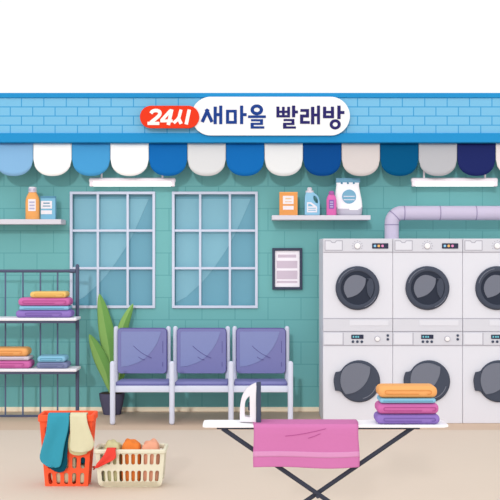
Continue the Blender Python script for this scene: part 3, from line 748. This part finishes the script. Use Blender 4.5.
# ------------------------------------------------------------------ ironing board with iron, towel and stack
BDm = 5.20; by = BDm - 10
bz1 = Z(425.4, 5.115); bz0 = bz1 - .0115
ib = thing('ironing_board', 'white ironing board on crossed dark legs in front of the chairs and machines', 'ironing board', (X(320, BDm), by, 0))
t = bmesh.new(); o2 = []
xa, xb, hy = X(203.3, BDm), X(446, BDm), .085
outl = [(xb - .02, -hy), (xb, -hy + .02), (xb, hy - .02), (xb - .02, hy), (xa + .014, hy), (xa, hy - .014), (xa - .001, 0), (xa, -hy + .012), (xa + .012, -hy)]
vs = [t.verts.new((p[0], by + p[1], bz0)) for p in outl]; t.faces.new(vs)
e = bmesh.ops.extrude_face_region(t, geom=t.faces[:])
for g in e['geom']:
    if isinstance(g, bmesh.types.BMVert): g.co.z = bz1
mb = MB(); mb.merge(t)
build('board', mb, m_board, ib, bev=.003)
build('under_rail', MB().box(X(217, BDm), X(418, BDm), by - .06, by - .035, bz0 - .011, bz0 - .0003, bev=.003), m_legs, ib)
ya, yb = by - .047, by - .02
def foot(px, yy):
    build('foot', MB().tube([(X(px, 10 + yy), yy - .12, .013), (X(px, 10 + yy), yy + .16, .013)], .012, 10), m_legs, ib)
G = 250 + EYE * F / BDm
pcx, pcy = 317.0, 493.8
ztop = bz0 - .012
pyt = 250 + (EYE - ztop) * F / BDm
sl = 1.464
for sx, yy in ((-1, ya), (1, yb)):
    dl_ = 10 + yy; g_ = 250 + (EYE - .016) * F / dl_; t_ = 250 + (EYE - ztop) * F / dl_
    pt = pcx + sx * (pcy - t_) * sl; pf = pcx - sx * (g_ - pcy) * sl
    build('leg', MB().tube([(X(pt, dl_), yy, ztop + .004), (X(pf, dl_), yy, .016)], .0108, 12), m_legs, ib)
    foot(pf, yy)
build('pivot', MB().tube([(X(pcx, BDm), ya - .014, Z(pcy, BDm)), (X(pcx, BDm), yb + .014, Z(pcy, BDm))], .009, 12), m_legs, ib)

# iron standing on its heel
d = BDm; cy = by + .01; ib0 = bz1 + EP
o = thing('clothes_iron', 'white iron with dark soleplate standing upright on the ironing board', 'iron', (X(250, d), cy, ib0))
out = curve([(239.9, 421.5), (240.0, 408), (242.0, 397), (246.5, 389), (251, 385.6), (256.2, 383)], 5) + [(256.2, 421.5)]
hole = curve([(249.6, 395.6), (247.2, 398), (245.2, 402), (244.8, 409), (244.9, 416)], 4) + [(249.9, 417)]
zlo, zhi = Z(423, d), Z(382, d)
zfix = ib0 - Z(421.5, d)
def taper(x, y, z):
    f = min(1, max(0, (z - zlo) / (zhi - zlo))); g = min(1, max(0, (x - X(240, d)) / (X(256, d) - X(240, d))))
    return (x, cy + (y - cy) * (1 - .55 * f * f) * (.55 + .45 * g), max(z, ib0))
build('iron_body', MB().plate([at(out, d), at(hole, d)], cy - .045, cy + .045, fn=taper), m_ironw, o, bev=.004)
def taper2(x, y, z):
    f = min(1, max(0, (z - zlo) / (zhi - zlo))); return (x, cy + (y - cy) * (1 - .85 * f ** 2.2), max(z, ib0))
sp = [(256.3, 421.5), (261, 421.5), (261, 412), (261, 402), (261, 392), (260.9, 382), (256.6, 382.4), (256.4, 392), (256.4, 402), (256.4, 412)]
build('soleplate', MB().plate([at(sp, d)], cy - .055, cy + .055, fn=taper2), m_dark, o, bev=.002)
build('steam_button', MB().rod((X(249.3, d), cy, Z(411, d)), (X(249.3, d), cy, Z(402.4, d)), .005, 10), m_dark, o)

# pink towel over the board
ya_ = 5.115 - 10; yb_ = 5.285 - 10
pk = thing('draped_towel', 'pink towel with a pale stripe hanging over the front of the ironing board', 'towel', (X(306, 5.1), ya_, bz1))
th = .006; top = bz1 + th / 2 + .001
path = [(yb_ - .03, top), (by, top + .0005), (ya_ + .02, top), (ya_ - .002, top - .0005), (ya_ - .009, top - .012), (ya_ - .011, top - .04)]
zend = Z(467.4, 5.10)
path += [(ya_ - .011, top - .08), (ya_ - .012, zend + .05), (ya_ - .012, zend)]
acc = [0]
for a, b in zip(path, path[1:]): acc.append(acc[-1] + math.hypot(b[0] - a[0], b[1] - a[1]))
tab = [(acc[i] / acc[-1], path[i][0], path[i][1]) for i in range(len(path))]
def dr_(u, v):
    yy, zz = interp(tab, v); f = max(0, (v - .45) / .55)
    xx = X(253.4, 5.1) + (X(359, 5.1) - X(253.4, 5.1)) * u + (.003 * math.sin(v * 9) * (1 if u > .5 else -.6))
    return (xx, yy - .006 * f * (1 + math.sin(u * 9 + 1)) , zz + .004 * f * math.sin(u * 6 + .6))
build('towel_body', MB().grid(dr_, 36, 60, mfn=None), m_pink, pk, solid=th)
def band(u, v):
    vv = v0 + (v1 - v0) * v; p = dr_(u, vv); return (p[0], p[1] - th / 2 - .0005, p[2])
tz = lambda py: (lambda zt_: next(k / 400 for k in range(400) if interp(tab, k / 400)[1] <= zt_))(Z(py, 5.1))
v0, v1 = tz(451.3), tz(456.8)
build('woven_stripe', MB().grid(band, 36, 4), m_pinks, pk, solid=.0012)
for c in ([(285, 436.2), (300, 434.2), (314, 431.6), (326.4, 428.6)], [(308.6, 438), (315, 436), (321, 433.4)]):
    q_ = curve(c, 4); ps = []
    for p in q_:
        u = (p[0] - 253.4) / (359 - 253.4); b = dr_(u, tz(p[1])); ps.append((b[0], b[1] - th / 2 - .0008, b[2]))
    build('crease', MB().tube(ps, .0017, 6), m_pinkd, pk)
# towel stack
stack([(376.4, 440.4, 10.0, m_t_pu, m_t_pud, 'purple folded towel at the bottom of the stack on the ironing board', (.14, .9)),
       (377.4, 439.4, 11.0, m_t_pk, m_t_pkd, 'pink folded towel second from bottom on the ironing board', (.13, .92)),
       (380, 436.2, 4.9, m_t_lb, m_t_lbd, 'thin light blue folded towel under the orange one on the ironing board', (.06, .94)),
       (378.6, 438, 12.2, m_t_or, m_t_ord, 'orange folded towel topmost on the ironing board', (.14, .86))], bz1, 5.135, .14, G3)

# ------------------------------------------------------------------ laundry baskets
def basket(o, cx, cy, zt, hxt, hxb, hyt, hyb, cols, rows, mat, round_b=0.0, t=.006, side_cols=4):
    """tapering slotted box; rows: (z centre 0..1, half height 0..1); cols: list of (u, half width)"""
    def half(v, a, b):
        f = a + (b - a) * v
        if round_b and v < round_b:
            k = 1 - v / round_b; f -= (1 - math.sqrt(max(0, 1 - k * k))) * round_b * zt * .9
        return f
    def panel(cs, fn):
        n = 12; edge = [(-1, k / n) for k in range(n, -1, -1)] + [(1, k / n) for k in range(n + 1)]
        if round_b:
            ks = [round_b * (1 - math.cos(PI / 2 * k / 6)) for k in range(7)] + [round_b + (1 - round_b) * k / 6 for k in range(1, 7)]
            edge = [(-1, k) for k in reversed(ks)] + [(1, k) for k in ks]
        loops = [edge]
        for u, hu in cs:
            for vc, hv in rows:
                W = hxt * hu; Hh = zt * hv; lp = []
                for k in range(20):
                    a = 2 * PI * k / 20; c, s = math.cos(a), math.sin(a)
                    su = W * c; sv = W * s + math.copysign(max(0, Hh - W), s)
                    lp.append((u + su / hxt, vc + sv / zt))
                loops.append(lp)
        m = MB(); m.plate(loops, 0, t, fn=fn); return m
    fr = lambda u, w, v: (cx + u * half(v, hxb, hxt), cy - half(v, hyb, hyt) + w, .003 + v * (zt - .003))
    bk_ = lambda u, w, v: (cx + u * half(v, hxb, hxt), cy + half(v, hyb, hyt) - w, .003 + v * (zt - .003))
    sr = lambda u, w, v: (cx + half(v, hxb, hxt) - w, cy + u * (half(v, hyb, hyt) - t), .003 + v * (zt - .003))
    slf = lambda u, w, v: (cx - half(v, hxb, hxt) + w, cy + u * (half(v, hyb, hyt) - t), .003 + v * (zt - .003))
    sc_ = [(-.75 + 1.5 * k / (side_cols - 1), cols[0][1] * 1.1) for k in range(side_cols)]
    for nm, cs, fn in (('slotted_panel', cols, fr), ('slotted_panel', cols, bk_), ('slotted_panel', sc_, sr), ('slotted_panel', sc_, slf)):
        build(nm, panel(cs, fn), mat, o)
    hb, hd = half(0, hxb, hxt), half(0, hyb, hyt)
    build('bottom', MB().box(cx - hb, cx + hb, cy - hd, cy + hd, .0005, .009), mat, o)
def rim(o, cx, cy, z0, z1, hx, hy, tk, mat, rad=.02):
    m = MB()
    t = bmesh.new(); es = []
    for lp in (rrect(cx - hx, cx + hx, cy - hy, cy + hy, rad), rrect(cx - hx + tk, cx + hx - tk, cy - hy + tk, cy + hy - tk, rad * .6)):
        vs = [t.verts.new((p[0], p[1], z0)) for p in lp]
        for i in range(len(vs)): es.append(t.edges.new((vs[i], vs[(i + 1) % len(vs)])))
    bmesh.ops.triangle_fill(t, use_beauty=True, edges=es, normal=(0, 0, 1))
    e = bmesh.ops.extrude_face_region(t, geom=t.faces[:])
    for g in e['geom']:
        if isinstance(g, bmesh.types.BMVert): g.co.z = z1
    m.merge(t); return build('rim', m, mat, o, bev=.006)
def lump(name, label, cat, x0, x1, y0, y1, z0, z1, mat, seed, group):
    """heap of crumpled cloth: a soft box with rolling folds on top"""
    rnd = random.Random(seed); ph = [rnd.uniform(0, 6) for _ in range(6)]
    t = bmesh.new(); bmesh.ops.create_cube(t, size=1.0)
    bmesh.ops.subdivide_edges(t, edges=t.edges[:], cuts=11, use_grid_fill=True)
    for v in t.verts:
        c = v.co * 2; n = (abs(c.x) ** 6 + abs(c.y) ** 6 + abs(c.z) ** 6) ** (1 / 6)
        c = c / n if n > 0 else c
        x, y, z = c.x, c.y, c.z
        f = max(0, z)
        dz = .05 * f * (math.sin(3.1 * x + ph[0]) + .8 * math.sin(4.7 * y + ph[1]) + .7 * math.sin(6.5 * x + 3 * y + ph[2]))
        zz_ = z + dz - .05 * f * (x * x)
        v.co = Vector(((x0 + x1) / 2 + (x1 - x0) / 2 * x * (1 - .05 * f), (y0 + y1) / 2 + (y1 - y0) / 2 * y, (z0 + z1) / 2 + (z1 - z0) / 2 * zz_))
    m = MB(); m.merge(t)
    o = build(name, m, mat, origin=((x0 + x1) / 2, (y0 + y1) / 2, z0), ang=80)
    return tag(o, label, cat, group)
def drape(name, label, cat, rows, d, inner, mat, th, group=None, wob=.006, ph=0., dback=None, parent=None, yoff=0.0, slope=0.0):
    """cloth over a rim: rows (py, left, right) on the hanging part, inner = list of (dy, z) leading over the rim"""
    tb = [(r[0], r[1], r[2]) for r in rows]
    n1 = len(inner); pth = []
    for (dy, z) in inner: pth.append((dy, z, rows[0][1], rows[0][2]))
    sm = curve(tb, 6)
    for (py, a, b) in sm: pth.append((0.0, Z(py, d), a, b))
    N = len(pth) - 1
    def fn(u, v):
        i = min(int(round(v * N)), N); dy, z, a, b = pth[i]
        dep = max(0, Z(rows[0][0], d) - z)
        return (X(a + (b - a) * u, d), d - 10 + dy + yoff - wob * min(1, dep / .05) * (1 + math.sin(u * 7 + ph + dep * 6)) + slope * dep, z - dep * .02 * math.sin(u * PI))
    return build(name, MB().grid(fn, 14, N), mat, parent, origin=None if parent else (X((rows[0][1] + rows[0][2]) / 2, d), d - 10, Z(rows[-1][0], d)), solid=th, ang=80)

GC = 'laundry in the baskets'
# red basket: front wall at the ground 6.83 m from the eye
d = 6.83; cyB = d - 10 + .075
cxB = X(66.3, d); ztB = Z(417, d)
rb_ = thing('laundry_basket', 'tall red plastic laundry basket with teal and cream cloths over its rim', 'laundry basket', (cxB, cyB, 0))
cols = [((48 + 9.1 * k - 66.4) / 25.2, .098) for k in range(5)]
basket(rb_, cxB, cyB, ztB, L(26.6, d), L(21.4, d), .09, .07, cols, [(.106, .085), (.335, .085), (.56, .085), (.78, .085)], m_bred, side_cols=4)
rim(rb_, cxB, cyB, Z(421.4, d), Z(414.6, d), L(28.0, d), .102, .022, m_bred)
dF = d - 0.032   # distance of the rim's front face
zr = Z(414.6, d)
lump('crumpled_cloth', 'cream cloth bundled inside the red basket, seen through its slots', 'cloth', cxB - .104, cxB + .056, cyB - .056, cyB + .056, .011, .27, m_crm, 3, GC)
lump('crumpled_cloth', 'small cream cloth in the bottom right corner of the red basket', 'cloth', cxB + .062, cxB + .114, cyB - .056, cyB + .056, .011, .125, m_crm, 4, GC)
lump('crumpled_cloth', 'dark teal cloth scrap behind the right-hand slots of the red basket', 'cloth', cxB + .062, cxB + .118, cyB - .06, cyB + .056, .134, .215, m_teald2, 5, GC)
inn = [(.080, zr - .05), (.075, zr - .01), (.060, zr + .008), (.035, zr + .011), (.010, zr + .009), (.0, zr + .002)]
tc_ = drape('teal_cloth', 'long teal cloth draped over the front of the red basket', 'cloth',
            [(415, 48, 69.2), (424, 47.4, 69.0), (433, 46, 67.6), (442, 43.6, 65.4), (450, 41.4, 63.8), (456, 40.2, 63), (461, 41.4, 62), (465, 46, 60.8), (466.4, 51, 59)], dF - .016, inn, m_tealc, .007, wob=.006)
tag(tc_, 'long teal cloth draped over the front of the red basket', 'cloth', 'cloths over the red basket')
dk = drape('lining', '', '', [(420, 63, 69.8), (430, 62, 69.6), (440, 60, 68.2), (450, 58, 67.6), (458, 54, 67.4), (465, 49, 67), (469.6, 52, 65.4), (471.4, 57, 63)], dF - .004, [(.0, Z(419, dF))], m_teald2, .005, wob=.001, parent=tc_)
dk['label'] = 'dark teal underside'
cc_ = drape('cream_cloth', 'short cream cloth draped over the front of the red basket', 'cloth',
            [(415, 70.0, 86.4), (424, 70.2, 88), (433, 70.4, 91), (440, 70.4, 93.6), (445, 70.0, 94), (449.4, 70.6, 91.6), (451.4, 73, 87)], dF - .013, inn, m_crm, .007, wob=.005, ph=2)
tag(cc_, 'short cream cloth draped over the front of the red basket', 'cloth', 'cloths over the red basket')
dk = drape('hem', '', '', [(434, 69.6, 73), (441, 68.4, 76), (448, 68.6, 86), (453, 70.4, 87), (455, 75, 82)], dF - .004, [(.0, Z(437, dF))], m_crmd, .005, wob=.001, parent=cc_)
dk['label'] = 'darker cream folded-under hem'

# cream basket
d = 6.77; cyC = d - 10 + .095
cxC = X(130, d); ztC = Z(450, d)
cb_ = thing('laundry_basket', 'low cream slotted laundry basket heaped with orange clothes', 'laundry basket', (cxC, cyC, 0))
cols = [((102.1 + 6.27 * k - 130.2) / 34.4, .058) for k in range(10)]
basket(cb_, cxC, cyC, ztC, L(34.8, d), L(31.6, d), .105, .09, cols, [(.315, .145), (.76, .145)], m_bcr, round_b=.16, side_cols=6)
rim(cb_, cxC, cyC, Z(453.4, d), Z(449.2, d), L(36.0, d), .115, .02, m_bcr)
zc0, zt_ = .012, Z(441.6, d + .1)
xs = [X(97.8, d), X(120, d), X(140, d), X(163, d)]
yl, yh = cyC - .07, cyC + .066
def heap(x0, x1, zt1, **k): return lump(x0=x0 + .002, x1=x1 - .002, y0=yl, y1=yh, z0=zc0, z1=zt1, **k)
heap(xs[0] + .026, xs[1] + .0, Z(446, d) + .012, name='crumpled_cloth', label='olive cream cloth heaped at the left of the cream basket', cat='cloth', mat=m_gcl, seed=11, group=GC)
heap(xs[1], xs[2], Z(446, d) + .016, name='crumpled_cloth', label='bright orange cloth heaped in the middle of the cream basket', cat='cloth', mat=m_ocl, seed=12, group=GC)
heap(xs[2], xs[3] - .026, Z(446, d) + .012, name='crumpled_cloth', label='peach cloth heaped at the right of the cream basket', cat='cloth', mat=m_pcl, seed=14, group=GC)
# red cloth over the rim
dR = d - .030; zr = Z(449.2, d)
inn = [(.055, zr - .02), (.05, zr + .0), (.04, zr + .008), (.024, zr + .0095), (.008, zr + .008), (.0, zr + .001)]
rd = drape('red_cloth', '', '', [(449, 106.6, 115.4), (453, 105, 115.8), (457, 102.4, 116), (460, 100, 113), (463, 97.4, 107), (465.6, 96, 101.5), (467.4, 95, 97.6)], dR - .013, inn, m_rcl, .006, wob=.004)
tag(rd, 'small red cloth hanging over the left front rim of the cream basket', 'cloth', None)
kn = MB().rod((X(96.6, dR), dR - 10 - .016, Z(466.6, dR)), (X(92.6, dR), dR - 10 - .016, Z(466.4, dR)), .006, 8).rod((X(95.6, dR), dR - 10 - .016, Z(466.8, dR)), (X(93.6, dR), dR - 10 - .016, Z(469.4, dR)), .005, 8)
build('knotted_tip', kn, m_rcd, rd)

# ------------------------------------------------------------------ light and camera
sc = bpy.context.scene
wd = bpy.data.worlds.new('World'); sc.world = wd; wd.use_nodes = True
bg = wd.node_tree.nodes['Background']; bg.inputs[0].default_value = (1, 1, 1, 1)
# overcast sky, with a glow added in front of the shop as soft fill
wn_ = wd.node_tree.nodes; wl = wd.node_tree.links.new
tcw = wn_.new('ShaderNodeTexCoord'); dt = wn_.new('ShaderNodeVectorMath'); dt.operation = 'DOT_PRODUCT'
dt.inputs[1].default_value = Vector((-.15, -.80, .58)).normalized()
mxm = wn_.new('ShaderNodeMath'); mxm.operation = 'MAXIMUM'; mxm.inputs[1].default_value = 0
pw = wn_.new('ShaderNodeMath'); pw.operation = 'POWER'; pw.inputs[1].default_value = 2
ma = wn_.new('ShaderNodeMath'); ma.operation = 'MULTIPLY_ADD'; ma.inputs[1].default_value = 0.4; ma.inputs[2].default_value = 1.03
wl(tcw.outputs['Generated'], dt.inputs[0]); wl(dt.outputs['Value'], mxm.inputs[0]); wl(mxm.outputs[0], pw.inputs[0])
wl(pw.outputs[0], ma.inputs[0]); wl(ma.outputs[0], bg.inputs[1])
sd = bpy.data.lights.new('Sun', 'SUN'); sd.energy = 0.8; sd.angle = math.radians(2.5); sd.color = (.97, .985, 1)
so = bpy.data.objects.new('Sun', sd); COL.objects.link(so)
so.rotation_euler = Vector((.15, 1.0, -.31)).to_track_quat('-Z', 'Y').to_euler(); so.location = (-3, -8, 5)
cd = bpy.data.cameras.new('Camera'); cd.sensor_width = 36; cd.lens = F / 500 * 36; cd.clip_end = 100
co = bpy.data.objects.new('Camera', cd); COL.objects.link(co)
co.location = (0, -10, EYE); co.rotation_euler = (PI / 2, 0, 0)
sc.camera = co
vs = sc.view_settings
vs.view_transform = 'Standard'; vs.look = 'None'; vs.exposure = 0.0; vs.gamma = 1.0
vs.use_curve_mapping = False
